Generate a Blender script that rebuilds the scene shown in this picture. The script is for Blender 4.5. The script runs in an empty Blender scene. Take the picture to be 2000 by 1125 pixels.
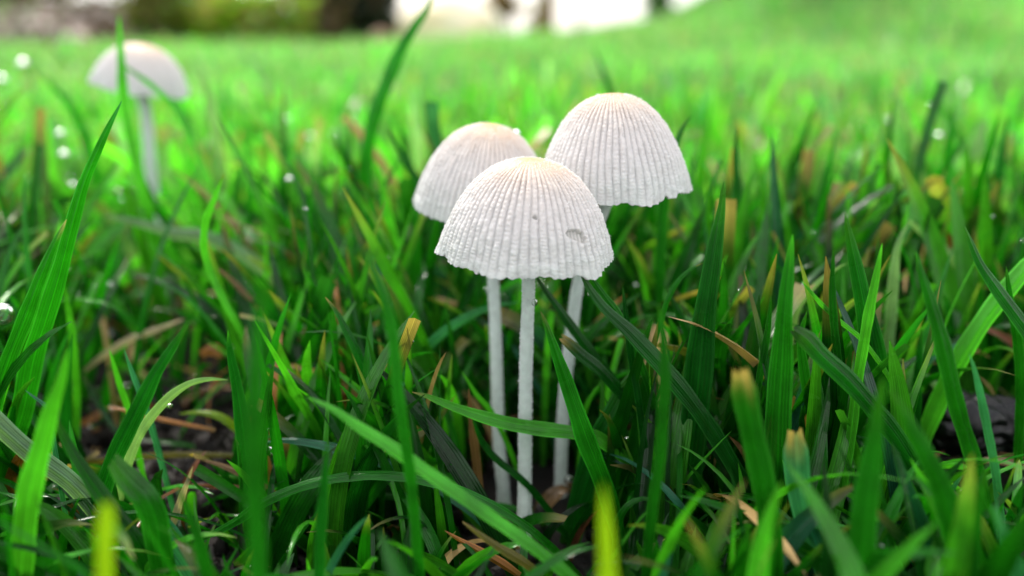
import bpy, math, random
import numpy as np

rng = np.random.default_rng(11)
random.seed(11)
sc = bpy.context.scene
COL = sc.collection

# ------------------------------------------------------------------ camera, world, sun, exposure
MM = 0.001
CAM_H = 0.048
PITCH = math.radians(17.5)
FPX = 1590.0                       # focal length in pixels of the 2000 px wide photograph
cam_d = bpy.data.cameras.new('camera')
cam = bpy.data.objects.new('camera', cam_d); COL.objects.link(cam)
cam.location = (0, 0, CAM_H)
cam.rotation_euler = (math.pi / 2 - PITCH, 0, 0)
cam_d.sensor_width = 36; cam_d.lens = 36 * FPX / 2000
cam_d.clip_start = 0.002; cam_d.clip_end = 900
cam_d.dof.use_dof = True
cam_d.dof.focus_distance = 0.0700
cam_d.dof.aperture_fstop = cam_d.lens / 2.05
sc.camera = cam

SUN_EL, SUN_ROT = math.radians(50), math.radians(-24)     # high, behind the mushrooms, a little to the left
world = bpy.data.worlds.new('World'); sc.world = world; world.use_nodes = True
wn = world.node_tree.nodes; wl = world.node_tree.links
bg = wn['Background']
sky = wn.new('ShaderNodeTexSky'); sky.sky_type = 'NISHITA'; sky.sun_disc = False
sky.sun_elevation = SUN_EL; sky.sun_rotation = SUN_ROT
sky.air_density = 1.0; sky.dust_density = 1.5; sky.ozone_density = 1.0
# bright broken cloud over most of the sky
wtc = wn.new('ShaderNodeTexCoord'); wno = wn.new('ShaderNodeTexNoise'); wno.inputs['Scale'].default_value = 2.2; wno.inputs['Detail'].default_value = 6
wl.new(wtc.outputs['Generated'], wno.inputs['Vector'])
wmr = wn.new('ShaderNodeMapRange'); wmr.inputs['From Min'].default_value = .36; wmr.inputs['From Max'].default_value = .56
wmr.inputs['To Min'].default_value = .45; wmr.inputs['To Max'].default_value = 1.0; wl.new(wno.outputs['Fac'], wmr.inputs['Value'])
wmx = wn.new('ShaderNodeMix'); wmx.data_type = 'RGBA'; wl.new(wmr.outputs[0], wmx.inputs[0]); wl.new(sky.outputs[0], wmx.inputs[6]); wmx.inputs[7].default_value = (6.6, 6.5, 6.5, 1)
wl.new(wmx.outputs[2], bg.inputs[0]); bg.inputs[1].default_value = 0.132
sun_d = bpy.data.lights.new('sun', 'SUN'); sun_d.energy = 2.1; sun_d.angle = math.radians(16)
sun_d.color = (1.0, 0.95, 0.86)
sun = bpy.data.objects.new('sun', sun_d); COL.objects.link(sun)
from mathutils import Vector, Matrix
sdir = Vector((math.sin(SUN_ROT) * math.cos(SUN_EL), math.cos(SUN_ROT) * math.cos(SUN_EL), math.sin(SUN_EL)))
sun.rotation_euler = sdir.to_track_quat('Z', 'Y').to_euler()
sc.view_settings.view_transform = 'Standard'; sc.view_settings.look = 'None'
sc.view_settings.gamma = 1; sc.view_settings.use_curve_mapping = False
sc.view_settings.exposure = 1.1
sc.cycles.use_denoising = True
sc.cycles.max_bounces = 10; sc.cycles.transmission_bounces = 8; sc.cycles.diffuse_bounces = 5

# ------------------------------------------------------------------ geometry of the view
CP, SP = math.cos(PITCH), math.sin(PITCH)
def ray(px, py):
    u = (np.asarray(px, float) - 1000) / FPX; v = (562.5 - np.asarray(py, float)) / FPX
    return np.stack([u, CP + v * SP, -SP + v * CP], -1)
def at(px, py, Ymm):
    d = ray(px, py); Y = np.asarray(Ymm, float) * MM
    return d * (Y / d[..., 1])[..., None] + np.array([0, 0, CAM_H])
def axis_depth(p):
    q = np.asarray(p) - np.array([0, 0, CAM_H])
    return q[..., 1] * CP - q[..., 2] * SP
def project(p):
    q = np.asarray(p) - np.array([0, 0, CAM_H])
    z = q[..., 1] * CP - q[..., 2] * SP; up = q[..., 1] * SP + q[..., 2] * CP
    z = np.where(z < 1e-4, 1e-4, z)
    return 1000 + q[..., 0] / z * FPX, 562.5 - up / z * FPX, z

# ------------------------------------------------------------------ noise
_T = np.random.default_rng(3).random((256, 256))
def vnoise(x, y):
    xi = np.floor(x).astype(int); yi = np.floor(y).astype(int); fx = x - xi; fy = y - yi
    fx = fx * fx * (3 - 2 * fx); fy = fy * fy * (3 - 2 * fy)
    a = _T[xi % 256, yi % 256]; b = _T[(xi + 1) % 256, yi % 256]
    c = _T[xi % 256, (yi + 1) % 256]; d = _T[(xi + 1) % 256, (yi + 1) % 256]
    return (a * (1 - fx) + b * fx) * (1 - fy) + (c * (1 - fx) + d * fx) * fy
def fbm(x, y, o=4):
    s = 0; a = 0.5
    for k in range(o):
        s = s + a * (vnoise(x * 2 ** k + 17 * k, y * 2 ** k + 5 * k) - 0.5); a *= 0.55
    return s
def sstep(a, b, x):
    t = np.clip((x - a) / (b - a), 0, 1); return t * t * (3 - 2 * t)

def ground_z(x, y):
    x = np.asarray(x, float); y = np.asarray(y, float)
    # the lawn rises gently to the right up to a crest about 2.4 m away, then falls off
    g = np.interp(x, [-6, -3, -1.06, -0.3, 0.15, 0.43, .60, 0.83, 1.36, 3, 6], [-.05, -.03, -.024, -.014, .010, .046, .135, .150, .158, .2, .24])
    z = g * sstep(0.3, 2.4, y)
    z = z - 1.2 * sstep(2.6, 9.0, y) * sstep(-0.5, 0.1, x)
    bank = sstep(-.85, -1.3, x) * sstep(1.8, 2.8, y)             # planted bank at the far left
    z = z + 0.15 * bank
    near = 1 - sstep(0.25, 0.8, y)
    z = z + near * 0.0035 * fbm(x * 60, y * 60, 4) + 0.02 * fbm(x * 2.5 + 9, y * 2.5, 3) * sstep(0.4, 1.6, y)
    dip = np.exp(-(((x + 0.054) / 0.02) ** 2 + ((y - 0.112) / 0.03) ** 2))
    return z - 0.003 * dip

# ------------------------------------------------------------------ helpers
def make_mesh(name, verts, faces, mat=None, smooth=True, col=None, uv=None):
    """verts (n,3); faces (m,3) or (m,4) int array"""
    me = bpy.data.meshes.new(name)
    verts = np.ascontiguousarray(verts, dtype=np.float32); faces = np.ascontiguousarray(faces, dtype=np.int32)
    n, k = faces.shape
    me.vertices.add(len(verts)); me.vertices.foreach_set('co', verts.ravel())
    me.loops.add(n * k); me.loops.foreach_set('vertex_index', faces.ravel())
    me.polygons.add(n); me.polygons.foreach_set('loop_start', np.arange(0, n * k, k, dtype=np.int32))
    try: me.polygons.foreach_set('loop_total', np.full(n, k, dtype=np.int32))
    except Exception: pass
    if smooth: me.polygons.foreach_set('use_smooth', np.ones(n, dtype=bool))
    if col is not None:
        a = me.color_attributes.new('tint', 'FLOAT_COLOR', 'POINT')
        c = np.ones((len(verts), 4), np.float32); c[:, :3] = col[:, :3]
        if col.shape[1] > 3: c[:, 3] = col[:, 3]
        a.data.foreach_set('color', c.ravel())
    if uv is not None:
        l = me.uv_layers.new(name='UVMap')
        l.data.foreach_set('uv', np.ascontiguousarray(uv[faces.ravel()], dtype=np.float32).ravel())
    me.update(calc_edges=True)
    if mat: me.materials.append(mat)
    return me
def link(name, me, parent=None, loc=None):
    o = bpy.data.objects.new(name, me); COL.objects.link(o)
    if parent: o.parent = parent
    if loc is not None: o.location = loc
    return o
def tag(o, label=None, cat=None, group=None, kind=None):
    if label: o['label'] = label
    if cat: o['category'] = cat
    if group: o['group'] = group
    if kind: o['kind'] = kind
    return o
def empty(name, loc):
    o = bpy.data.objects.new(name, None); COL.objects.link(o); o.location = loc; o.empty_display_size = 0.005; return o
def grid_faces(nr, nc, wrap=False):
    r = np.arange(nr - 1)[:, None]; c = np.arange(nc if wrap else nc - 1)[None]
    c2 = (c + 1) % nc
    return np.stack([r * nc + c, r * nc + c2, (r + 1) * nc + c2, (r + 1) * nc + c], -1).reshape(-1, 4)
def ball(seg=16, rings=10):
    th = np.linspace(0, math.pi, rings)[:, None]; ph = np.linspace(0, 2 * math.pi, seg, endpoint=False)[None]
    v = np.stack([np.sin(th) * np.cos(ph), np.sin(th) * np.sin(ph), np.cos(th) + 0 * ph], -1).reshape(-1, 3)
    return v, grid_faces(rings, seg, True)

# ------------------------------------------------------------------ materials
def new_mat(name):
    m = bpy.data.materials.new(name); m.use_nodes = True
    nt = m.node_tree; return m, nt, nt.nodes, nt.links, nt.nodes['Principled BSDF']
def mathn(nt, op, a=None, b=None):
    n = nt.nodes.new('ShaderNodeMath'); n.operation = op
    for i, v in enumerate((a, b)):
        if v is None: continue
        if hasattr(v, 'is_linked'): nt.links.new(v, n.inputs[i])
        else: n.inputs[i].default_value = v
    return n.outputs[0]

def grass_material(name, rough=0.33, trans=0.42, detail=True, spec=0.5, coat=0.0, coat_rough=.16, tmul=(1.5, 1.6, .5, 1)):
    m, nt, N, L, P = new_mat(name)
    at_ = N.new('ShaderNodeAttribute'); at_.attribute_name = 'tint'
    tc = N.new('ShaderNodeTexCoord')
    no = N.new('ShaderNodeTexNoise'); no.inputs['Scale'].default_value = 260; no.inputs['Detail'].default_value = 5
    L.new(tc.outputs['Object'], no.inputs['Vector'])
    mr = N.new('ShaderNodeMapRange'); mr.inputs['From Min'].default_value = .3; mr.inputs['From Max'].default_value = .72
    mr.inputs['To Min'].default_value = .62; mr.inputs['To Max'].default_value = 1.3
    L.new(no.outputs['Fac'], mr.inputs['Value'])
    val = mr.outputs[0]
    if detail:
        uvn = N.new('ShaderNodeUVMap'); sep = N.new('ShaderNodeSeparateXYZ'); L.new(uvn.outputs[0], sep.inputs[0])
        w = mathn(nt, 'SINE', mathn(nt, 'MULTIPLY', sep.outputs[0], 2 * math.pi * 8))
        mid = mathn(nt, 'ABSOLUTE', mathn(nt, 'SUBTRACT', sep.outputs[0], 0.5))
        rib = mathn(nt, 'MULTIPLY', mathn(nt, 'LESS_THAN', mid, 0.035), 0.35)     # paler midrib
        # streaks that run along the blade
        mp = N.new('ShaderNodeMapping'); mp.inputs['Scale'].default_value = (26, .5, 1); L.new(uvn.outputs[0], mp.inputs[0])
        st = N.new('ShaderNodeTexNoise'); st.inputs['Scale'].default_value = 1; st.inputs['Detail'].default_value = 3
        L.new(mp.outputs[0], st.inputs['Vector'])
        s2 = mathn(nt, 'ADD', mathn(nt, 'MULTIPLY', w, 0.13), mathn(nt, 'MULTIPLY', mathn(nt, 'SUBTRACT', st.outputs['Fac'], .5), 1.2))
        val = mathn(nt, 'MULTIPLY', val, mathn(nt, 'ADD', mathn(nt, 'ADD', s2, rib), 1.0))
        bp = N.new('ShaderNodeBump'); bp.inputs['Strength'].default_value = .55; bp.inputs['Distance'].default_value = 0.00006
        hh = mathn(nt, 'ADD', w, mathn(nt, 'MULTIPLY', st.outputs['Fac'], 2.0))
        L.new(hh, bp.inputs['Height']); L.new(bp.outputs[0], P.inputs['Normal'])
    mx = N.new('ShaderNodeVectorMath'); mx.operation = 'SCALE'
    L.new(at_.outputs['Color'], mx.inputs[0]); L.new(val, mx.inputs['Scale'])
    L.new(mx.outputs[0], P.inputs['Base Color'])
    # wet film comes and goes
    n2 = N.new('ShaderNodeTexNoise'); n2.inputs['Scale'].default_value = 120; n2.inputs['Detail'].default_value = 3
    L.new(tc.outputs['Object'], n2.inputs['Vector'])
    r2 = N.new('ShaderNodeMapRange'); r2.inputs['From Min'].default_value = .35; r2.inputs['From Max'].default_value = .65
    r2.inputs['To Min'].default_value = rough - .13; r2.inputs['To Max'].default_value = rough + .2
    L.new(n2.outputs['Fac'], r2.inputs['Value']); L.new(r2.outputs[0], P.inputs['Roughness'])
    P.inputs['Specular IOR Level'].default_value = spec; P.inputs['Coat Weight'].default_value = coat; P.inputs['Coat Roughness'].default_value = coat_rough
    tr = N.new('ShaderNodeBsdfTranslucent')
    tcx = N.new('ShaderNodeMix'); tcx.data_type = 'RGBA'; tcx.blend_type = 'MULTIPLY'; tcx.inputs[0].default_value = 1
    L.new(mx.outputs[0], tcx.inputs[6]); tcx.inputs[7].default_value = tmul
    L.new(tcx.outputs[2], tr.inputs['Color'])
    ms = N.new('ShaderNodeMixShader')
    L.new(mathn(nt, 'MULTIPLY', at_.outputs['Alpha'], trans), ms.inputs[0])
    L.new(P.outputs[0], ms.inputs[1]); L.new(tr.outputs[0], ms.inputs[2])
    L.new(ms.outputs[0], N['Material Output'].inputs['Surface'])
    return m
M_BLADE = grass_material('grass_leaf', rough=.26, spec=.24, coat=.42, coat_rough=.07)
M_LAWN = grass_material('lawn_leaf', rough=.36, detail=False, trans=.5, spec=.6, coat=.25, tmul=(1.4, 1.45, 1.0, 1))

def simple_noise_mat(name, c1, c2, scale, rough=.8, bump=.4, dist=.001, spec=.3, detail=8):
    m, nt, N, L, P = new_mat(name)
    tc = N.new('ShaderNodeTexCoord')
    no = N.new('ShaderNodeTexNoise'); no.inputs['Scale'].default_value = scale; no.inputs['Detail'].default_value = detail; no.inputs['Roughness'].default_value = .65
    L.new(tc.outputs['Object'], no.inputs['Vector'])
    cr = N.new('ShaderNodeValToRGB'); cr.color_ramp.elements[0].position = .35; cr.color_ramp.elements[1].position = .68
    cr.color_ramp.elements[0].color = (*c1, 1); cr.color_ramp.elements[1].color = (*c2, 1)
    L.new(no.outputs['Fac'], cr.inputs[0]); L.new(cr.outputs[0], P.inputs['Base Color'])
    bp = N.new('ShaderNodeBump'); bp.inputs['Strength'].default_value = bump; bp.inputs['Distance'].default_value = dist
    L.new(no.outputs['Fac'], bp.inputs['Height']); L.new(bp.outputs[0], P.inputs['Normal'])
    P.inputs['Roughness'].default_value = rough; P.inputs['Specular IOR Level'].default_value = spec
    return m
M_SOIL = simple_noise_mat('damp_soil', (.003, .002, .0025), (.022, .013, .011), 420, rough=.55, bump=.8, dist=.0008, spec=.4)
M_CHAR = simple_noise_mat('charred_bark', (.001, .001, .002), (.003, .0028, .004), 700, rough=.36, bump=.3, dist=.0002, spec=.3)
M_STONE = simple_noise_mat('pale_stone', (.82, .66, .42), (.88, .82, .66), 9, rough=.8, dist=.01)
M_PINK = simple_noise_mat('pink_stone', (.33, .2, .15), (.42, .28, .21), 30, rough=.8, dist=.004)
M_BARK = simple_noise_mat('tree_bark', (.09, .055, .025), (.26, .17, .08), 40, rough=.9, dist=.01)

def ground_material():
    m, nt, N, L, P = new_mat('lawn_soil')
    tc = N.new('ShaderNodeTexCoord'); sep = N.new('ShaderNodeSeparateXYZ'); L.new(tc.outputs['Object'], sep.inputs[0])
    no = N.new('ShaderNodeTexNoise'); no.inputs['Scale'].default_value = 450; no.inputs['Detail'].default_value = 9; no.inputs['Roughness'].default_value = .7
    L.new(tc.outputs['Object'], no.inputs['Vector'])
    cr = N.new('ShaderNodeValToRGB'); e = cr.color_ramp.elements
    e[0].position = .35; e[0].color = (.002, .0018, .0025, 1); e[1].position = .72; e[1].color = (.035, .018, .013, 1)
    x = e.new(.52); x.color = (.008, .005, .006, 1)
    L.new(no.outputs['Fac'], cr.inputs[0])
    n3 = N.new('ShaderNodeTexNoise'); n3.inputs['Scale'].default_value = 14; n3.inputs['Detail'].default_value = 6
    L.new(tc.outputs['Object'], n3.inputs['Vector'])
    c3 = N.new('ShaderNodeValToRGB'); e = c3.color_ramp.elements
    e[0].position = .35; e[0].color = (.03, .12, .01, 1); e[1].position = .7; e[1].color = (.10, .26, .035, 1)
    L.new(n3.outputs['Fac'], c3.inputs[0])
    c4 = N.new('ShaderNodeValToRGB'); e = c4.color_ramp.elements
    e[0].position = .4; e[0].color = (.05, .03, .018, 1); e[1].position = .62; e[1].color = (.26, .17, .12, 1)
    L.new(n3.outputs['Fac'], c4.inputs[0])
    far = N.new('ShaderNodeMapRange'); far.inputs['From Min'].default_value = .5; far.inputs['From Max'].default_value = 1.4
    L.new(sep.outputs[1], far.inputs['Value'])
    m1 = N.new('ShaderNodeMix'); m1.data_type = 'RGBA'; L.new(far.outputs[0], m1.inputs[0]); L.new(cr.outputs[0], m1.inputs[6]); L.new(c3.outputs[0], m1.inputs[7])
    bx = N.new('ShaderNodeMapRange'); bx.inputs['From Min'].default_value = -.8; bx.inputs['From Max'].default_value = -1.0; L.new(sep.outputs[0], bx.inputs['Value'])
    by = N.new('ShaderNodeMapRange'); by.inputs['From Min'].default_value = 1.8; by.inputs['From Max'].default_value = 2.1; L.new(sep.outputs[1], by.inputs['Value'])
    m2 = N.new('ShaderNodeMix'); m2.data_type = 'RGBA'; L.new(mathn(nt, 'MULTIPLY', bx.outputs[0], by.outputs[0]), m2.inputs[0])
    L.new(m1.outputs[2], m2.inputs[6]); L.new(c4.outputs[0], m2.inputs[7]); L.new(m2.outputs[2], P.inputs['Base Color'])
    bp = N.new('ShaderNodeBump'); bp.inputs['Strength'].default_value = .9; bp.inputs['Distance'].default_value = .0012
    L.new(no.outputs['Fac'], bp.inputs['Height']); L.new(bp.outputs[0], P.inputs['Normal'])
    P.inputs['Roughness'].default_value = .5; P.inputs['Specular IOR Level'].default_value = .45
    return m
M_GROUND = ground_material()
M_LITTER = grass_material('fallen_leaf', rough=.7, detail=False, trans=.2, spec=.2)

def cap_material():
    m, nt, N, L, P = new_mat('mushroom_cap_skin')
    at_ = N.new('ShaderNodeAttribute'); at_.attribute_name = 'tint'
    tc = N.new('ShaderNodeTexCoord')
    no = N.new('ShaderNodeTexNoise'); no.inputs['Scale'].default_value = 2600; no.inputs['Detail'].default_value = 4
    L.new(tc.outputs['Object'], no.inputs['Vector'])
    mr = N.new('ShaderNodeMapRange'); mr.inputs['To Min'].default_value = .88; mr.inputs['To Max'].default_value = 1.1; L.new(no.outputs['Fac'], mr.inputs['Value'])
    mx = N.new('ShaderNodeVectorMath'); mx.operation = 'SCALE'; L.new(at_.outputs['Color'], mx.inputs[0]); L.new(mr.outputs[0], mx.inputs['Scale'])
    L.new(mx.outputs[0], P.inputs['Base Color'])
    bp = N.new('ShaderNodeBump'); bp.inputs['Strength'].default_value = .35; bp.inputs['Distance'].default_value = .00008
    L.new(no.outputs['Fac'], bp.inputs['Height']); L.new(bp.outputs[0], P.inputs['Normal'])
    P.inputs['Roughness'].default_value = .5; P.inputs['Specular IOR Level'].default_value = .35
    P.inputs['Subsurface Weight'].default_value = .6
    P.inputs['Subsurface Radius'].default_value = (1, .9, .8); P.inputs['Subsurface Scale'].default_value = .0005
    return m
M_CAP = cap_material()
def plain_mat(name, c, rough=.5, sss=0, scale=.0005, spec=.5, trans=0, alpha=1, ior=1.4):
    m, nt, N, L, P = new_mat(name)
    tc = N.new('ShaderNodeTexCoord')
    no = N.new('ShaderNodeTexNoise'); no.inputs['Scale'].default_value = 1500; no.inputs['Detail'].default_value = 4
    L.new(tc.outputs['Object'], no.inputs['Vector'])
    cr = N.new('ShaderNodeValToRGB'); cr.color_ramp.elements[0].position = .3; cr.color_ramp.elements[1].position = .75
    cr.color_ramp.elements[0].color = (*[v * .86 for v in c], 1); cr.color_ramp.elements[1].color = (*[min(1, v * 1.08) for v in c], 1)
    L.new(no.outputs['Fac'], cr.inputs[0]); L.new(cr.outputs[0], P.inputs['Base Color'])
    P.inputs['Roughness'].default_value = rough; P.inputs['Specular IOR Level'].default_value = spec
    P.inputs['Subsurface Weight'].default_value = sss; P.inputs['Subsurface Radius'].default_value = (1, 1, 1); P.inputs['Subsurface Scale'].default_value = scale
    P.inputs['Transmission Weight'].default_value = trans; P.inputs['IOR'].default_value = ior
    return m
M_STEM = plain_mat('mushroom_stem_flesh', (.72, .80, .77), rough=.4, sss=.8, scale=.0008, spec=.5, trans=.12, ior=1.25)
M_FUZZ = plain_mat('frosty_fuzz', (.85, .88, .88), rough=.25, spec=.8)
M_GILL = plain_mat('mushroom_gills', (.66, .63, .60), rough=.6, sss=.5)
M_WATER, _nt, _N, _L, _P = new_mat('water'); _P.inputs['Transmission Weight'].default_value = 1; _P.inputs['IOR'].default_value = 1.33
_P.inputs['Roughness'].default_value = 0.02; _P.inputs['Base Color'].default_value = (1, 1, 1, 1)

# ------------------------------------------------------------------ ground sheet
ys = np.concatenate([np.linspace(-.25, -.01, 40), np.linspace(0, .26, 300), .26 * (4.2 / .26) ** np.linspace(0, 1, 200)[1:], 4.2 * (500 / 4.2) ** np.linspace(0, 1, 40)[1:]])
us = np.linspace(-1, 1, 420)
X = us[None] * (0.20 + np.maximum(ys, 0)[:, None] * 1.5)
Yg = np.repeat(ys[:, None], len(us), 1)
V = np.stack([X, Yg, ground_z(X, Yg)], -1).reshape(-1, 3)
g = link('ground', make_mesh('ground', V, grid_faces(len(ys), len(us)), M_GROUND)); tag(g, kind='structure')

# ------------------------------------------------------------------ mushrooms
def cap_profile(t, Hr):
    """t 0 apex .. 1 margin -> radius, drop (units of R)"""
    r = np.interp(t, [0, .08, .2, .35, .5, .65, .8, .92, 1], [0, .12, .33, .54, .71, .84, .935, .985, 1.0])
    z = np.interp(t, [0, .08, .2, .35, .5, .65, .8, .92, 1], [0, .012, .075, .22, .42, .62, .83, .965, 1.0])
    return r, z * Hr
from functools import lru_cache
def smooth_interp(t, xs, vs):
    """monotone-ish Catmull interpolation so that no profile kinks show"""
    xs = np.array(xs, float); vs = np.array(vs, float); m = np.gradient(vs, xs)
    i = np.clip(np.searchsorted(xs, t, side='right') - 1, 0, len(xs) - 2); h = xs[i + 1] - xs[i]; s = (t - xs[i]) / h
    return (2*s**3-3*s**2+1)*vs[i] + (s**3-2*s**2+s)*h*m[i] + (-2*s**3+3*s**2)*vs[i+1] + (s**3-s**2)*h*m[i+1]

def build_mushroom(label, c_px, Yc, Rpx, Hr, roll, tilt, stem_px, stem_w, seed, res=1.0, hole=None, group=None, notches=13):
    r = np.random.default_rng(seed)
    C = at(c_px[0], c_px[1], Yc); R = Rpx * axis_depth(C) / FPX
    rot = Matrix.Rotation(math.radians(roll), 3, 'Y') @ Matrix.Rotation(math.radians(tilt), 3, 'X')
    rotn = np.array(rot)
    # stem path (world), from cap to the ground
    top = C + rotn @ np.array([0, 0, Hr * R * .72])
    pts = [top, C + rotn @ np.array([0, 0, 0.05 * R])] + [at(px, py, Y) for px, py, Y in stem_px]
    base = pts[-1].copy(); base[2] = float(ground_z(base[0], base[1])) - .001; 
    if pts[-1][2] > base[2]: pts.append(base)
    root = empty('mushroom', pts[-1]); tag(root, label, 'mushroom', group)
    off = np.array(pts[-1])
    # ---- cap
    NR = 62; na = int(720 * res); nt_ = int(170 * res)
    t = np.linspace(0.004, 1, nt_)[:, None]; a = np.linspace(0, 2 * math.pi, na, endpoint=False)[None]
    a_w = a + .03 * fbm(a * 5 + seed, t * 3.5 + 0 * a, 3) + .012 * np.sin(5 * a + seed) + .02 * np.sin(2 * a + 1.3 * seed)
    ribph = a_w * NR + .35 * np.sin(t * 9 + 3 * np.sin(3 * a + seed))
    ribid = np.floor(ribph / (2 * math.pi) + .5)
    kx = [0, .08, .2, .35, .5, .65, .8, .92, 1]
    kr = [0, .13, .34, .555, .725, .85, .935, .98, 1.0]; kz = [0, .010, .070, .21, .40, .605, .81, .95, 1.04]
    # margin: clusters of lobes of unequal depth
    na_pos = np.linspace(0, 2 * math.pi, notches, endpoint=False) + r.uniform(-.4, .4, notches) * 2 * math.pi / notches
    k_ = np.searchsorted(na_pos, a[0]) - 1; lo = na_pos[k_ % notches] - (k_ < 0) * 2 * math.pi
    hi = na_pos[(k_ + 1) % notches] + (k_ + 1 >= notches) * 2 * math.pi
    u_ = np.clip((a[0] - lo) / (hi - lo), 0, 1); amp = r.uniform(.012, .048, notches)[k_ % notches]
    marg = (amp * (1 - np.abs(2 * u_ - 1) ** 2.6) - .02)[None]
    marg = marg + .03 * fbm(a * 22 + seed, a * 0 + 3, 4) + .006 * np.cos(ribph[-1:]) + .012 * np.sin(4 * a + seed)
    tt = t * (1 + marg * t ** 4)
    rr = smooth_interp(tt, kx, kr); zz = smooth_interp(tt, kx, kz)
    # ribs and grains
    fade = sstep(.05, .35, t) * (1 - .45 * sstep(.8, 1, t))
    rib = (np.abs(np.cos(ribph / 2)) ** .7 - .6)
    h1 = _T[(ribid.astype(int) * 7 + seed) % 256, 3]
    fr = 26 + 16 * h1
    gt = t * fr + 6 * h1 + .8 * vnoise(t * 14 + ribid * 3.1, ribid * 1.7 + 0 * t)
    grain = np.abs(np.sin(gt * math.pi)) ** .6 * (.4 + 1.0 * vnoise(gt * .35 + ribid * 9.1, ribid * 2.3 + 0 * t)) * np.clip(rib + .4, 0, 1)
    lump = fbm(a * 9 + 3 * seed, t * 14 + 0 * a, 3)
    irr = .35 + 1.1 * vnoise(a * 7 + seed, t * 6 + 0 * a)
    fine = vnoise(a * 110, t * 70 + 0 * a) - .5
    disp = fade * irr * (.016 * rib + .010 * (grain - .4) + .007 * fine) + .030 * lump * sstep(.1, .4, t)
    wave = .022 * np.sin(5 * a + seed) * t ** 3 + .022 * np.sin(11 * a + 2 * seed) * t ** 5
    rr2 = rr * (1 + wave) + disp * .85; zz2 = zz - disp * .5
    x = rr2 * np.cos(a); y = rr2 * np.sin(a); z = (1 - zz2) * Hr - (1 - 1) * 0
    Vl = np.stack([x, y, z + 0 * x], -1).reshape(-1, 3) * R
    # colour: ivory white, warm tan disc at the crown, rib shading painted grey into the grooves, greener towards the margin
    warm = np.exp(-(t / .24) ** 2) * .85 + .28 * np.exp(-(t / .45) ** 2)
    warm = warm * (1 + .5 * lump) + 0 * a
    base_c = np.array([.60, .582, .580]); tan = np.array([.52, .33, .19]); green = np.array([.54, .585, .56])
    col = base_c * (1 - warm[..., None]) + tan * warm[..., None]
    gl = (sstep(.55, 1, t) * (.55 + .8 * lump))[..., None]; col = col * (1 - gl) + green * gl
    groove_shade = np.clip(.25 - rib, 0, 1)[..., None] * fade[..., None]; col = col * (1 - .30 * groove_shade)
    col = col.reshape(-1, 3)
    Vw = (Vl @ rotn.T) + C
    F = grid_faces(nt_, na, True)[:, ::-1]
    capw = Vw
    if hole:                       # hollows sunk into the cap, coloured greyish at the bottom
        cx, cy, cz = project(capw); front = capw[:, 1] < C[1]
        for hx, hy, hw, hh, ang in hole:
            ca, sa = math.cos(ang), math.sin(ang)
            ux = ((cx - hx) * ca + (cy - hy) * sa) / hw; uy = (-(cx - hx) * sa + (cy - hy) * ca) / hh
            th_ = np.arctan2(uy, ux); q = np.hypot(ux, uy) / (1 + .16 * np.sin(2 * th_ + 1) + .10 * np.sin(3 * th_))
            wgt = (1 - sstep(.80, 1.05, q)) * front
            flat = (np.stack([rr * (1 + wave) * np.cos(a), rr * (1 + wave) * np.sin(a), (1 - zz) * Hr + 0 * a], -1).reshape(-1, 3) * R) @ rotn.T
            flat = C + flat * .95
            capw = capw * (1 - wgt[:, None]) + flat * wgt[:, None]
            col = col * (1 - wgt[:, None]) + np.array([.47, .46, .43]) * wgt[:, None]
    # crown closing vertex
    top_v = (np.array([[0, 0, Hr * R]]) @ rotn.T) + C
    me = make_mesh('cap', np.concatenate([capw, top_v]) - off, F, M_CAP, col=np.concatenate([col, tan[None]]))
    cap = link('cap', me, root)
    # small disc that closes the crown
    ring = capw[:na:max(1, na // 48)]; k = len(ring)
    Vd = np.concatenate([ring, top_v]) - off
    Fd = np.array([[i, k, (i + 1) % k] for i in range(k)])[:, [0, 2, 1]]
    link('crown', make_mesh('crown', Vd, Fd, M_CAP, col=np.repeat(tan[None], len(Vd), 0)), cap)
    # ---- underside: gills joined to the margin by a thin lip
    na2 = NR * 2 * (4 if res > .5 else 2); nt2 = 40
    t2 = np.linspace(1, .06, nt2)[:, None]; a2 = np.linspace(0, 2 * math.pi, na2, endpoint=False)[None]
    mg = np.interp(a2[0], a[0], marg[0], period=2 * math.pi)[None]
    tt2 = t2 * (1 + mg * t2 ** 4)
    r2 = smooth_interp(tt2, kx, kr); z2 = smooth_interp(tt2, kx, kz)
    inner = sstep(1.0, .9, t2) * .045
    gd = inner * (.55 + .45 * np.cos(a2 * NR * 2))
    wv = np.interp(a2[0], a[0], (wave[-1] if wave.ndim > 1 else wave), period=2 * math.pi)[None] * t2 ** 3
    r3 = np.clip(r2 * (1 + wv) - .025 - gd, .05, 2); z3 = (1 - z2) * Hr - gd * .9 - .004
    Vg = np.stack([r3 * np.cos(a2), r3 * np.sin(a2), z3 + 0 * a2], -1).reshape(-1, 3) * R
    Vg = Vg @ rotn.T + C - off
    link('gills', make_mesh('gills', Vg, grid_faces(nt2, na2, True), M_GILL), root)
    # ---- fuzz on the cap
    n = int(5200 * res)
    idx = r.integers(na * int(nt_ * .1), na * nt_, n); p0 = capw[idx]
    nrm = p0 - (C + rotn @ np.array([0, 0, Hr * R * .1])); nrm /= np.linalg.norm(nrm, axis=1)[:, None]
    nrm += r.normal(0, .35, nrm.shape); ln = r.uniform(.05, .14, n)[:, None] * MM
    side = np.cross(nrm, [0, 0, 1]); side /= np.linalg.norm(side, axis=1)[:, None] + 1e-9; s2 = np.cross(nrm, side)
    w = .022 * MM
    q = np.stack([p0 + side * w, p0 - side * w * .5 + s2 * w * .87, p0 - side * w * .5 - s2 * w * .87, p0 + nrm * ln], 1).reshape(-1, 3) - off
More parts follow.
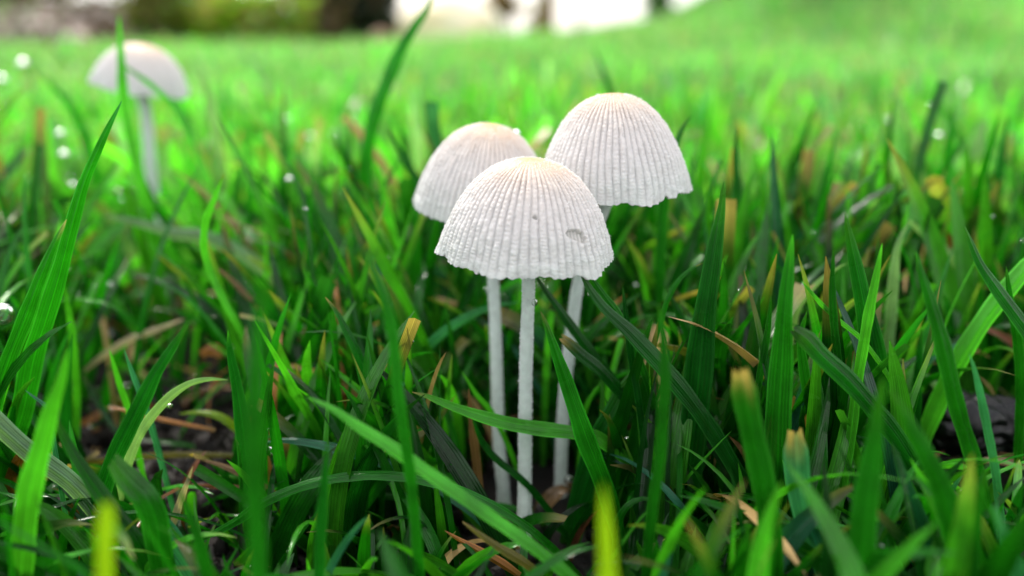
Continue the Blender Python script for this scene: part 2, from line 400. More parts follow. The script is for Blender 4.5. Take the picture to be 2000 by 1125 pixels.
    b = (np.arange(n) * 4)[:, None, None]; Ff = (b + np.array([[0, 1, 3], [1, 2, 3], [2, 0, 3]])[None]).reshape(-1, 3)
    tag(link('fuzz', make_mesh('fuzz', q, Ff, M_FUZZ, smooth=False), cap), kind='stuff')
    # ---- stem
    P = np.array(pts); dd = np.concatenate([[0], np.cumsum(np.linalg.norm(np.diff(P, axis=0), axis=1))])
    ns = int(150 * max(res, .5)); s = np.linspace(0, dd[-1], ns)
    path = np.stack([smooth_interp(s, dd, P[:, k]) for k in range(3)], 1)
    tan_ = np.gradient(path, axis=0); tan_ /= np.linalg.norm(tan_, axis=1)[:, None]
    e1 = np.cross(tan_, [0, 1, 0]); e1 /= np.linalg.norm(e1, axis=1)[:, None]; e2 = np.cross(tan_, e1)
    u = s / dd[-1]; rad = stem_w / 2 * MM * (np.interp(u, [0, .3, .6, .93, 1], [.90, .93, 1.0, 1.08, 1.3]))
    rad = rad * (1 + .06 * (vnoise(s * 400, s * 0 + seed) - .5))
    m_ = 28; aa = np.linspace(0, 2 * math.pi, m_, endpoint=False)[None]
    rj = rad[:, None] * (1 + .05 * fbm(s[:, None] * 2500, aa * 3, 3))
    Vs = path[:, None] + rj[..., None] * (np.cos(aa)[..., None] * e1[:, None] + np.sin(aa)[..., None] * e2[:, None])
    stem = link('stem', make_mesh('stem', Vs.reshape(-1, 3) - off, grid_faces(ns, m_, True), M_STEM), root)
    n = int(3600 * res); i = r.integers(0, ns - 1, n); f = r.random(n); an = r.uniform(0, 2 * math.pi, n)
    pc = path[i] * (1 - f[:, None]) + path[i + 1] * f[:, None]
    dr = np.cos(an)[:, None] * e1[i] + np.sin(an)[:, None] * e2[i]
    br = np.abs(r.normal(.032, .020, n))[:, None] * MM + .012 * MM
    pc = pc + dr * (rad[i][:, None] + br * .35)
    octv = np.array([[1, 0, 0], [-1, 0, 0], [0, 1, 0], [0, -1, 0], [0, 0, 1], [0, 0, -1.]])
    octf = np.array([[0, 2, 4], [2, 1, 4], [1, 3, 4], [3, 0, 4], [2, 0, 5], [1, 2, 5], [3, 1, 5], [0, 3, 5]])
    q = (pc[:, None] + octv[None] * br[:, None]).reshape(-1, 3) - off
    Ff = ((np.arange(n) * 6)[:, None, None] + octf[None]).reshape(-1, 3)
    tag(link('dew_beads', make_mesh('dew_beads', q, Ff, M_FUZZ), stem), kind='stuff')
    return root

G3 = 'cluster of three white mushrooms'
build_mushroom('front mushroom of the cluster, its ribbed white cap marked by a small pit', (1028, 487), 70, 170, 1.05, 2.5, 1,
               [(1032, 560, 70.5), (1029, 650, 71), (1026, 800, 71), (1025, 930, 70), (1023, 1078, 68)], 1.27, 5,
               hole=[(1127, 461, 20, 12, .35), (1045, 425, 5, 4, .3)], group=G3, notches=12)
build_mushroom('smaller white mushroom whose cap rises behind the left of the pitted cap', (943, 400), 86, 135, 1.17, 6, 4,
               [(958, 470, 84.5), (963, 545, 83), (968, 650, 81.5), (971, 760, 80), (975, 870, 78), (984, 975, 76)], 1.28, 9, group=G3, notches=11)
build_mushroom('tallest white mushroom with a leaning stem, cap highest of the cluster', (1196, 364), 79, 147, 1.21, -2, -1,
               [(1179, 410, 79), (1150, 475, 79.5), (1132, 540, 80), (1117, 640, 80), (1106, 740, 79.5), (1098, 850, 79), (1095, 955, 78)], 1.28, 14, group=G3, notches=12)
build_mushroom('lone blurred white mushroom standing apart behind the tall grass', (275, 166), 142, 89, .88, 12, 4,
               [(286, 230, 142), (293, 320, 142), (304, 430, 142), (330, 585, 142)], 2.1, 21, res=.35, notches=6)

# ------------------------------------------------------------------ traced grass blades
C_ = dict(d=(.004, .080, .006), g=(.010, .17, .005), l=(.055, .36, .018), y=(.20, .36, .006), b=(.025, .17, .085),
          p=(.15, .30, .14), s=(.50, .33, .13), o=(.42, .17, .04), r=(.16, .06, .028), w=(.55, .47, .30), t=(.006, .06, .035),
          m=(.006, .098, .004), n=(.22, .125, .05), k=(.16, .14, .02))  # m: the g green with foreground shade put into it
TRN = dict(s=.35, o=.3, r=.15, w=.4, n=.2, k=.5)
def ground_Y(px, py):
    d = ray(px, py); return CAM_H / max(1e-3, -d[2]) * d[1] / MM if d[2] < -0.01 else 1e9
BLADES = []
def blade(label, pts, w, Y, c='g', tip=None, cut=False, name='grass_blade', cat='grass blade', Y2=None, twist=None, hang=False, fold=.35, taper=7.0, group='grass blades traced around the mushrooms'):
    """pts run tip -> root in photograph pixels; Y is the distance in mm at the tip, Y2 at the last point"""
    c = 'm' if (c == 'g' and (Y <= 61 or group == GR)) else c  # near and right-hand green blades get foreground shade in their colour
    Y2 = Y if Y2 is None else Y2; n = len(pts); r = np.random.default_rng(len(BLADES) * 7 + 5)
    W = []
    for i, (px, py) in enumerate(pts):
        Yi = Y + (Y2 - Y) * i / max(1, n - 1)
        if not hang: Yi = min(Yi, ground_Y(px, py) * .97)
        else: Yi = min(Yi, ground_Y(px, py) * .99)
        W.append(at(px, py, Yi))
    W = np.array(W)
    wid = w * axis_depth(W[min(len(W) - 1, len(W) // 2)]) / FPX
    ntr = len(W)
    if not hang:
        d = W[-1] - W[-2]; d /= np.linalg.norm(d); p = W[-1].copy(); ext = []
        for k in range(60):
            d = d * .86 + np.array([0, 0, -1]) * .14; d /= np.linalg.norm(d); p = p + d * .003; ext.append(p.copy())
            if p[2] < float(ground_z(p[0], p[1])) - .0006: break
        ext = ext[1::2] if len(ext) > 4 else ext[-1:]
        W = np.concatenate([W, np.array(ext)]) if len(ext) else W
    dd = np.concatenate([[0], np.cumsum(np.linalg.norm(np.diff(W, axis=0), axis=1))])
    L_ = dd[-1]; ns = int(np.clip(L_ / .0007, 14, 80)); s = np.linspace(0, L_, ns)
    path = np.stack([smooth_interp(s, dd, W[:, k]) for k in range(3)], 1)
    tn = np.gradient(path, axis=0); tn /= np.linalg.norm(tn, axis=1)[:, None]
    vd = path - np.array([0, 0, CAM_H]); vd /= np.linalg.norm(vd, axis=1)[:, None]
    sd = np.cross(tn, vd); sd /= np.linalg.norm(sd, axis=1)[:, None] + 1e-9; nn = np.cross(sd, tn)
    tw = (r.uniform(-.5, .5) if twist is None else twist) + r.uniform(-.35, .35) * np.linspace(0, 1, ns)
    sd, nn = sd * np.cos(tw)[:, None] + nn * np.sin(tw)[:, None], -sd * np.sin(tw)[:, None] + nn * np.cos(tw)[:, None]
    x = s / wid
    prof = (np.clip(.55 + x * .5, 0, 1) if cut else np.clip((x / taper), 0, 1) ** .62)
    prof = prof * (1 - .28 * np.clip((s - .6 * L_) / (.4 * L_), 0, 1)) * (1 + .05 * np.sin(x * 1.7 + r.uniform(0, 6)))
    prof = np.maximum(prof, .02)
    nc = 9; uu = np.linspace(-1, 1, nc)[None]
    jag = np.zeros((ns, nc))
    depthv = fold * (np.abs(uu) - .3) - .10 * np.cos(uu * math.pi * 2.5)
    Vb = path[:, None] + (sd[:, None] * (uu * prof[:, None] * wid / 2)[..., None]) + nn[:, None] * (depthv * prof[:, None] * wid / 2)[..., None]
    if cut:                       # ragged mown end
        j = r.uniform(0, .35, nc) * wid
        Vb[0] -= tn[0] * (j[:, None] - .1 * wid)
    base = np.array(C_[c]) * r.uniform(.85, 1.18); col = np.repeat(np.repeat(base[None, None], ns, 0), nc, 1)
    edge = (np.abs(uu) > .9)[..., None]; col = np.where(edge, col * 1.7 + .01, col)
    tc_ = np.array(C_[tip]) if tip else base * 1.3 + np.array([.03, .03, 0])
    tn_ = (vnoise(uu * 2.5 + 11 * len(BLADES), s[:, None] / wid * .8) - .35) * wid * .9
    tl = np.exp(-(np.maximum(s[:, None] + tn_, 0) / (wid * .6)) ** 1.5)[..., None] * .9 if tip else .5 * np.exp(-(s / (wid * 1.2)) ** 2)[:, None, None]
    col = col * (1 - tl) + tc_ * tl
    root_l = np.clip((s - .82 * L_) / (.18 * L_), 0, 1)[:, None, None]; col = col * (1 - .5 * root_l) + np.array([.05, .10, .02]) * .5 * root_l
    al = np.full((ns, nc, 1), TRN.get(c, .95)); colA = np.concatenate([col, al], -1).reshape(-1, 4)
    uv = np.stack(np.broadcast_arrays((uu + 1) / 2, (s / .02)[:, None]), -1).reshape(-1, 2) + np.array([0, r.uniform(0, 50)])
    off = path[-1]
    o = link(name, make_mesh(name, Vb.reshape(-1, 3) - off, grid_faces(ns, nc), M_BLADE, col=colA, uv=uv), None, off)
    tag(o, label, cat, group); BLADES.append(o); return o

GL, GR, GM, GB = 'long grass blades left of the mushrooms', 'upright grass blades right of the mushrooms', 'grass blades crossing among the mushroom stems', 'blurred grass blades standing further back'
B = blade
# --- left third
B('tallest broad blade at left, blue-green narrow tip rising beside the lone mushroom', [(238,197),(216,240),(193,290),(167,350),(143,430),(117,530),(90,620),(65,700),(45,800),(20,880),(2,980)], 46, 69, 'g', 'b', group=GL, twist=.1, taper=15)  # bluish sky light on the upper blade put into the tip colour
B('blade with a pale glossy edge leaning against the tallest left blade', [(130,428),(106,478),(80,540),(50,620),(18,700),(-12,790)], 30, 65, 'g', 'w', group=GL)
B('thin bright upright blade just right of the broad tall left blade', [(125,555),(139,640),(147,720),(150,830),(148,900)], 13, 84, 'l', group=GL)
B('light green blurred blade standing low in front of the tall left blade', [(134,680),(120,740),(100,800),(82,870),(62,940),(47,1045),(40,1150)], 44, 49, 'l', 'l', group=GL, twist=0)
B('flat pale green blade slanting down from the left edge behind lighter stalk', [(-60,775),(0,832),(57,882),(142,945),(185,992),(225,1040)], 36, 60, 'p', group=GL, cut=True)
B('slanting green blade with raised veins crossing towards the bottom left', [(100,800),(135,870),(170,925),(220,995),(270,1063),(310,1140)], 38, 55, 'g', group=GL)
B('short yellow blurred stub in the bottom left corner area', [(208,985),(206,1050),(204,1150)], 30, 35, 'y', group=GL, cut=True, twist=0)
B('blue-green blade with a square mown end at bottom left', [(316,1015),(342,1062),(372,1105),(400,1150)], 44, 57, 'b', 'b', cut=True, group=GL, twist=.3)
B('arching blade with a pale sheen-coloured back bending over to the right', [(446,742),(409,741),(372,749),(345,765),(318,790),(284,832),(262,874),(246,924),(232,985)], 22, 68, 'p', group=GL, twist=.6)  # whitish sheen painted as the blade's pale colour
B('dark green blade leaning right behind the arching pale blade', [(369,628),(338,677),(304,730),(277,785),(252,835),(225,890),(203,950)], 34, 60, 'd', group=GL, twist=0)
B('short thin lime blade in front of the bare soil patch', [(213,681),(224,720),(238,765),(252,805),(262,850)], 12, 74, 'l', group=GL)
B('narrow bluish blade beside the thin lime blade over the soil', [(242,681),(262,735),(284,790),(302,850),(316,900)], 15, 70, 'b', group=GL)
B('pointed upright blade with a sparkling dewy midrib left of centre', [(445,645),(450,690),(460,740),(470,800),(480,880),(487,970)], 34, 67, 'd', 'l', group=GL, twist=0)
B('wide soft blurred stalk running the full lower left foreground', [(517,540),(510,620),(500,720),(496,850),(500,1000),(506,1150)], 36, 37, 'g', group=GL, twist=0)
B('short dark blade standing near the bottom below the droplet', [(640,857),(635,920),(628,1000),(622,1150)], 23, 49, 'd', group=GL)
B('twisted blade with a yellow tip left of the mushroom stems', [(635,580),(654,603),(674,640),(697,685),(713,735),(722,800),(722,860),(714,930)], 26, 71, 'd', 's', group=GL, twist=.4)
B('broad blade with silvery wet streaks left of the mushroom stems', [(746,685),(753,725),(744,785),(722,845),(697,900),(678,970),(660,1050),(645,1140)], 38, 73, 'g', group=GL, twist=.2)
B('long thin pale blade slanting across the bottom to the right', [(600,775),(650,798),(700,832),(757,867),(849,931),(956,1006),(1041,1066),(1125,1135)], 26, 53, 'l', group=GM, Y2=50)
B('nearly level blue-green blade from which a large droplet hangs', [(508,866),(535,861),(570,860),(605,864),(650,873),(710,890),(785,915)], 24, 67, 'b', group=GL, twist=.5)
B('long thin wet blade lying almost level behind the stem bases', [(393,989),(425,972),(470,960),(530,957),(600,962),(680,967),(760,969),(840,973),(930,981),(1005,993),(1060,1015)], 12, 72, 'g', group=GM)
B('tall thin soft-focus blade left of the left mushroom stem', [(710,478),(727,520),(746,567),(768,663),(778,770),(790,850),(803,940),(813,1045),(822,1150)], 22, 50, 'g', group=GM, twist=0)
B('blurred bright blade rising behind the soft-focus stalk', [(735,318),(748,370),(758,430),(772,500),(788,570),(804,640),(812,700)], 27, 102, 'l', group=GB)
B('pale bent grass stalk with a dry brown tip at left centre', [(438,338),(418,390),(403,430),(399,480),(415,540),(440,590),(468,640),(492,695)], 14, 84, 'l', 'o', group=GL)
B('soft pale blade arching low behind the dark soil patch', [(200,420),(240,428),(290,440),(340,455),(400,462),(440,478)], 26, 106, 'p', group=GB)
B('small wide blade with a mown tip low at bottom left', [(224,903),(250,935),(280,965),(300,1005),(310,1060)], 50, 53, 'g', cut=True, group=GL, twist=.2)
B('thin dark blade slanting behind the square-ended blue blade', [(345,945),(368,1000),(388,1055),(408,1140)], 25, 46, 'g', group=GL)
B('crossing dark blade low at left with a lit upper edge', [(650,935),(615,957),(578,990),(545,1025),(510,1060)], 17, 66, 'd', group=GL)
B('veined level blade pointing left near the bottom', [(368,1070),(400,1050),(430,1035),(465,1015),(500,990)], 20, 62, 'g', group=GL)
B('yellow-green blade lying with tip pointing left above the brown straw', [(350,808),(385,805),(426,811),(460,832),(490,860)], 24, 80, 'y', group=GL)
B('tiny upright green shoot beside the orange straw at bottom left', [(131,1045),(126,1080),(121,1140)], 13, 60, 'l', group=GL)
B('curled small bluish blade tip against the tall left blade', [(48,761),(62,772),(78,783),(95,797),(100,830)], 10, 62, 'b', group=GL)
B('green blade curling off the left edge near the bottom', [(38,905),(42,950),(36,1000),(20,1040),(-5,1070)], 12, 60, 'g', group=GL)
# --- between the stems
B('level blade crossing in front of the mushroom stems, yellowed tip at left', [(805,766),(830,772),(863,785),(900,799),(934,810),(970,820),(1005,828),(1077,838),(1120,843),(1160,850),(1195,872)], 31, 66, 'l', 's', group=GM, twist=.35, Y2=68)
B('brown-tipped blade with wet streaks in front of the leaning mushroom stem', [(1056,608),(1066,632),(1077,662),(1091,702),(1109,752),(1127,805),(1146,860),(1170,920),(1190,975),(1205,1030)], 40, 64, 'g', 'n', group=GM, twist=.1)
B('out-of-focus yellow blade at bottom centre', [(1178,945),(1181,1000),(1184,1060),(1188,1150)], 50, 35, 'y', 'y', group=GM, twist=0)
B('dark narrow blade slanting across the leaning mushroom stem', [(1043,532),(1064,565),(1090,600),(1127,652),(1170,708),(1215,765),(1262,830)], 20, 74, 'd', group=GM, twist=.2)
B('long dark diagonal blade with a bright right edge under the pitted cap', [(1128,520),(1150,560),(1173,592),(1233,649),(1287,706),(1340,768),(1395,845),(1440,920),(1485,1000)], 36, 64, 'd', group=GM, twist=.3)
B('thin second blade parallel to the long dark diagonal', [(1141,520),(1175,570),(1212,620),(1240,680),(1262,740)], 14, 68, 'g', group=GM)
B('slender blade arching right from behind both near stems', [(1015,590),(985,594),(950,604),(906,624),(860,656),(825,690),(795,730)], 22, 84, 'b', group=GM, twist=.5)
B('pale level blade coming in from the left behind the stems', [(565,640),(610,638),(650,640),(700,645),(770,652),(820,663),(870,682),(910,712)], 21, 90, 'p', group=GM, twist=.4)
B('tiny lime blade tip left of the left mushroom stem', [(901,724),(914,745),(931,772),(956,800),(975,835)], 12, 75, 'l', group=GM)
B('dark curved blade crossing the lower left mushroom stem', [(920,800),(927,826),(938,855),(955,880),(980,905),(1012,930)], 14, 69, 'd', group=GM)
B('frayed straw-ended blade poking at the leaning mushroom stem', [(1098,660),(1115,673),(1135,692),(1165,715),(1200,752),(1235,790)], 24, 69, 'd', 's', cut=True, group=GM, twist=.2)
B('folded dark fan-like blade right of the leaning stem', [(1243,735),(1225,770),(1205,805),(1182,845),(1165,885)], 52, 69, 'd', group=GM, twist=.2, cut=True)
B('curled green blade looping left near the bottom centre', [(1287,986),(1272,976),(1255,974),(1235,981),(1219,996),(1208,1022),(1205,1060)], 18, 57, 'g', group=GM, twist=.3)
B('straight soft upright blade right of the stems', [(1287,590),(1294,650),(1299,725),(1296,800),(1290,885),(1275,990),(1262,1130)], 23, 50, 'g', group=GM, twist=0)
B('dark small blade rising under the right of the pitted cap', [(1216,557),(1221,600),(1227,650),(1235,710),(1246,775)], 14, 66, 'd', group=GM)
B('thin dewy blade bending right under the tallest cap', [(1372,514),(1345,528),(1322,552),(1304,585),(1290,630),(1274,690)], 10, 71, 'g', 's', group=GM)
B('small lime-tipped shoot between the stem and dark diagonals', [(1180,742),(1165,758),(1152,778),(1142,805),(1138,840)], 9, 76, 'l', group=GM)
# --- right half
B('tall dark wide blade with pale veins right of the tallest mushroom', [(1414,355),(1410,400),(1402,450),(1390,525),(1378,600),(1368,690),(1360,780),(1352,860)], 58, 66, 'd', group=GR, twist=.05)
B('blade tip showing behind the right edge of the tallest cap', [(1354,223),(1338,242),(1320,282),(1306,330),(1296,400),(1290,490),(1288,560)], 20, 88, 'g', group=GR)
B('small tip with a white droplet between the two rear caps', [(993,236),(1012,258),(1026,282),(1038,310),(1050,345),(1060,390)], 13, 92, 'l', group=GM)
B('dark soft blade upright just right of the tallest cap', [(1441,243),(1437,300),(1440,350),(1448,420),(1460,500),(1470,580)], 17, 97, 'd', group=GB)
B('dark thin blurred blade leaning right in the mid lawn', [(1632,265),(1618,330),(1602,400),(1588,470),(1580,530)], 17, 106, 'g', group=GB)
B('short dark blurred blade left of the leaning mid lawn blade', [(1567,340),(1572,400),(1580,470),(1586,520)], 15, 110, 'd', group=GB)
B('broad blade with soft tip standing left of the pointed dark blade', [(1548,458),(1541,520),(1533,600),(1527,700),(1521,800),(1517,920)], 54, 61, 'g', 'l', group=GR, twist=0)
B('sharply pointed dark triangular blade in the right half', [(1650,417),(1660,465),(1674,530),(1692,620),(1708,700),(1720,780),(1724,860)], 50, 69, 'd', group=GR, twist=0)
B('slim blade with bright edge crossing the triangular dark blade', [(1723,475),(1710,545),(1697,610),(1685,680),(1675,740),(1662,850),(1650,920)], 20, 63, 'l', group=GR)
B('thin upright blade left of the triangular dark blade', [(1628,485),(1625,560),(1630,650),(1640,730),(1647,840)], 16, 65, 'g', group=GR)
B('fine needle-like blade slanting down right across upright ones', [(1565,548),(1585,572),(1606,596),(1641,628),(1680,660),(1712,700)], 9, 66, 'l', group=GR)
B('wide dark blade with a round end slanting down right', [(1553,645),(1575,662),(1602,692),(1655,741),(1705,797),(1748,850)], 36, 60, 'd', cut=True, group=GR, twist=.1)
B('curved blade with a silvery back arching up to the right', [(1655,514),(1637,523),(1620,535),(1600,550),(1582,568),(1563,592),(1548,650)], 18, 80, 'p', group=GR, twist=.6)  # light sheen on the back painted as pale blade colour
B('pointed dark blade leaning left near the right edge', [(1883,441),(1897,475),(1913,512),(1945,560),(1983,612),(2025,670)], 31, 66, 'd', group=GR)
B('medium green blade with yellow tip curving down at right', [(1787,489),(1802,540),(1820,595),(1843,677),(1858,745),(1876,814),(1904,903),(1927,1010),(1942,1140)], 32, 58, 'g', 'l', group=GR)
B('wide light blade slanting up to the right edge', [(2030,495),(1985,545),(1940,600),(1905,650),(1868,712),(1840,770)], 34, 75, 'l', group=GR, twist=.2, cut=True)
B('pale blurred blade folded over in an arch at right', [(1772,428),(1800,452),(1836,482),(1870,512),(1900,552),(1930,605)], 36, 95, 'p', group=GB, twist=.3)
B('pale bluish streak of a blade under the folded arch', [(1775,432),(1755,475),(1746,540),(1740,620),(1732,700),(1722,760)], 20, 84, 'p', group=GR)
B('large soft foreground blade at lower right, point upward', [(1725,735),(1715,800),(1707,870),(1692,970),(1676,1150)], 66, 45, 'g', group=GR, twist=0)
B('large soft foreground blade slanting down right beside its twin', [(1735,755),(1755,790),(1785,845),(1833,938),(1868,1045),(1888,1150)], 54, 47, 'g', group=GR, twist=0)
B('blurred blade with a frayed straw-coloured mown end', [(1447,728),(1456,780),(1468,840),(1484,910),(1498,990),(1506,1080)], 46, 50, 'g', 's', cut=True, group=GR, twist=0)
B('blue-green blade with a beige rounded mown end', [(1553,845),(1556,900),(1562,960),(1577,1020),(1600,1080),(1625,1150)], 45, 54, 'b', 's', cut=True, group=GR, twist=.1)
B('bright out-of-focus blade leaning right at the bottom', [(1528,940),(1510,985),(1495,1030),(1475,1150)], 54, 43, 'l', group=GR, twist=0)
B('small straight lime shoot among dark blades at lower right', [(1589,768),(1594,800),(1598,830),(1603,885),(1606,930)], 16, 64, 'l', 'y', group=GR)
B('slim bluish blade in front of the black twig', [(1893,690),(1905,730),(1915,775),(1926,830),(1940,900)], 17, 58, 'b', group=GR)
B('dark teal blade at lower right', [(1742,865),(1762,925),(1782,980),(1808,1060),(1820,1150)], 40, 53, 't', group=GR, twist=0)
B('soft green blade leaning left below the black twig', [(1932,905),(1915,960),(1903,1015),(1885,1150)], 52, 46, 'g', group=GR, twist=0)
B('teal blurred blade in the bottom right corner', [(1940,985),(1960,1040),(1980,1090),(2000,1150)], 48, 44, 'b', group=GR, twist=0)
B('pale greyish blade stub lying left of the frayed mown blade', [(1438,790),(1420,808),(1400,832),(1384,860)], 24, 70, 'p', cut=True, group=GR, twist=.5)
B('fine pale blade bending left above the beige mown end', [(1655,818),(1635,802),(1615,793),(1598,791),(1590,830)], 8, 68, 'p', group=GR)
B('light wet blade slanting down towards the black twig', [(1755,700),(1778,715),(1800,730),(1837,763),(1850,790)], 13, 79, 'p', group=GR)
B('blue-grey blade at the bottom right of centre', [(1398,1030),(1402,1080),(1408,1150)], 32, 62, 'b', group=GR)
B('short mid-green blade between broad blade and triangular one', [(1577,605),(1565,650),(1570,720),(1585,800),(1592,860)], 22, 66, 'g', group=GR)
B('thin pointed blade left of the frayed mown blade', [(1506,575),(1500,640),(1490,700),(1478,770),(1470,840)], 14, 66, 'g', group=GR)
B('narrow lime blade upright behind the tall veined blade', [(1483,545),(1484,600),(1482,660),(1478,740)], 11, 90, 'l', group=GR)
B('dark long blade crossing diagonally behind the frayed mown blade', [(1300,560),(1330,620),(1365,700),(1400,780),(1440,850)], 26, 76, 'd', group=GR)
B('dark pointed blade hugging the right edge midway', [(1965,520),(1972,580),(1985,650),(1992,740),(1990,840)], 20, 70, 'g', group=GR)
B('upright blade rising between arch and yellow-tipped blade', [(1690,575),(1700,640),(1715,700),(1735,780),(1750,860)], 22, 74, 'g', group=GR)
B('short pale-edged blade by the left end of the twig', [(1800,640),(1796,690),(1790,740),(1788,800)], 22, 74, 'd', group=GR)
B('leaning dark blade under the wide light slanting blade', [(1925,600),(1932,650),(1940,700),(1950,750)], 30, 96, 'd', group=GR)
# --- further back
B('yellow-green tall blade crossing in front of the lone mushroom', [(232,30),(236,100),(243,200),(260,290),(282,380),(298,450),(310,520)], 20, 117, 'l', group=GB, twist=.1)
B('blurred thin blade lying across the lone mushroom cap', [(225,112),(248,132),(275,150),(310,178),(338,208),(362,250)], 12, 120, 'l', group=GB)
B('tall blurred blade leaning right against the bright sky gap', [(852,-30),(832,20),(808,55),(782,100),(757,158),(735,215),(718,290),(710,380)], 27, 122, 'g', group=GB, twist=0)
B('dark blurred tip behind the tallest cap against the far lawn', [(1160,92),(1172,125),(1184,155),(1198,200),(1210,250)], 14, 150, 'd', group=GB)
B('dark blurred blade behind the left rear cap', [(757,250),(775,285),(800,330),(828,375),(850,420)], 24, 105, 'd', group=GB)
B('blurred pale blade leaning in the far right lawn', [(1748,165),(1760,205),(1775,250),(1788,300),(1800,350)], 28, 150, 'p', group=GB)
B('blurred dark blade leaning left with beige tip, upper left lawn', [(80,142),(105,170),(135,205),(160,250),(175,300)], 20, 150, 'g', 'w', group=GB)
B('blurred pale blade right of the lone mushroom', [(378,85),(388,125),(400,165),(410,205),(418,250)], 24, 150, 'p', group=GB)
B('dark soft blade standing left of the centre in the mid lawn', [(765,110),(745,170),(728,235),(715,300)], 22, 135, 'd', group=GB)
B('dark soft blade at the far right of the mid lawn', [(1970,225),(1962,270),(1955,320),(1948,380)], 20, 115, 'd', group=GB)
B('soft dark blade in the mid lawn right of the folded arch', [(1862,200),(1858,260),(1850,320),(1845,390)], 24, 118, 'g', group=GB)

# ------------------------------------------------------------------ dry straws and dead leaves
GS = 'dry straws and dead blades in the grass'
def straw(label, pts, w, Y, c='o', tip=None, **k):
    return blade(label, pts, w, Y, c, tip or c, name='dry_straw', cat='dry straw', group=GS, hang=k.pop('hang', True), **k)
straw('upright brown dead blade left of the left mushroom stem', [(915,758),(919,800),(924,850),(930,900),(934,938),(938,985)], 17, 71, 'n', hang=False)
straw('orange-brown rolled straw slanting at bottom centre', [(868,1036),(900,1056),(934,1075),(975,1098),(1015,1125)], 19, 60, 'o', 'n', fold=.8)
straw('olive-yellow blurred straw slanting beside the brown one', [(902,1018),(935,1042),(970,1066),(1015,1092),(1060,1125)], 20, 54, 'k', 's')
straw('pale shiny bleached blade bent upright at lower left', [(377,910),(368,935),(357,965),(345,1000),(330,1045)], 15, 66, 'w', 'w')
straw('short orange curled straw at the bottom left', [(171,1030),(165,1060),(159,1090),(155,1130)], 11, 60, 'o')
straw('level olive straw lying behind the arching pale blade', [(105,908),(160,903),(213,899),(265,893),(320,889),(400,888),(470,890)], 11, 77, 'k')
straw('brown split straw slanting below the level olive straw', [(384,896),(430,908),(473,926),(530,960),(572,987)], 14, 69, 'n', 'n')
straw('thin rusty straw lying level right of the dewy midrib blade', [(505,808),(533,797),(575,791),(622,790)], 9, 84, 'o')
straw('orange dead blade hanging behind the left of the stems', [(868,665),(860,705),(852,750),(843,810)], 24, 97, 'o')
straw('peach-coloured curved straw lying behind the left stem', [(803,577),(840,580),(878,590),(930,610)], 14, 96, 's')
straw('grey-white dry blade lying over the dark soil patch', [(362,622),(310,642),(250,664),(205,692),(165,724)], 13, 92, 'w', 'w')
straw('brown dead leaf upright behind the tall veined blade', [(1366,474),(1360,515),(1356,555),(1348,600)], 25, 104, 'r')
straw('rounded reddish dead leaf right of the tall veined blade', [(1470,503),(1462,525),(1452,550),(1440,585)], 34, 108, 'r', cut=True)
straw('brown chip of dead leaf standing at lower left', [(134,985),(138,1010),(144,1045)], 40, 65, 'n', cut=True)
straw('small brown splinter pointing left at lower right', [(1613,931),(1640,950),(1672,978)], 18, 70, 'n')
straw('orange-brown dead blade under the large soft foreground blade', [(1730,1020),(1765,1062),(1800,1112)], 20, 58, 'o')
straw('orange straw leaning beside the broad silvery blade', [(692,508),(697,540),(704,575),(716,610)], 15, 98, 'o')
straw('long bleached brown straw behind the curled pale stalk', [(410,515),(445,540),(480,575),(510,606)], 10, 92, 'n')
straw('little orange dead leaf on the soil patch', [(395,690),(415,683),(435,692)], 24, 92, 'o', cut=True)
straw('rust brown straw behind the shiny bleached blade', [(206,795),(230,798),(258,805),(330,822),(420,840)], 9, 78, 'o')
straw('thin pale hair-like straw by the twig', [(1910,735),(1922,745),(1935,760),(1942,772)], 6, 82, 's')

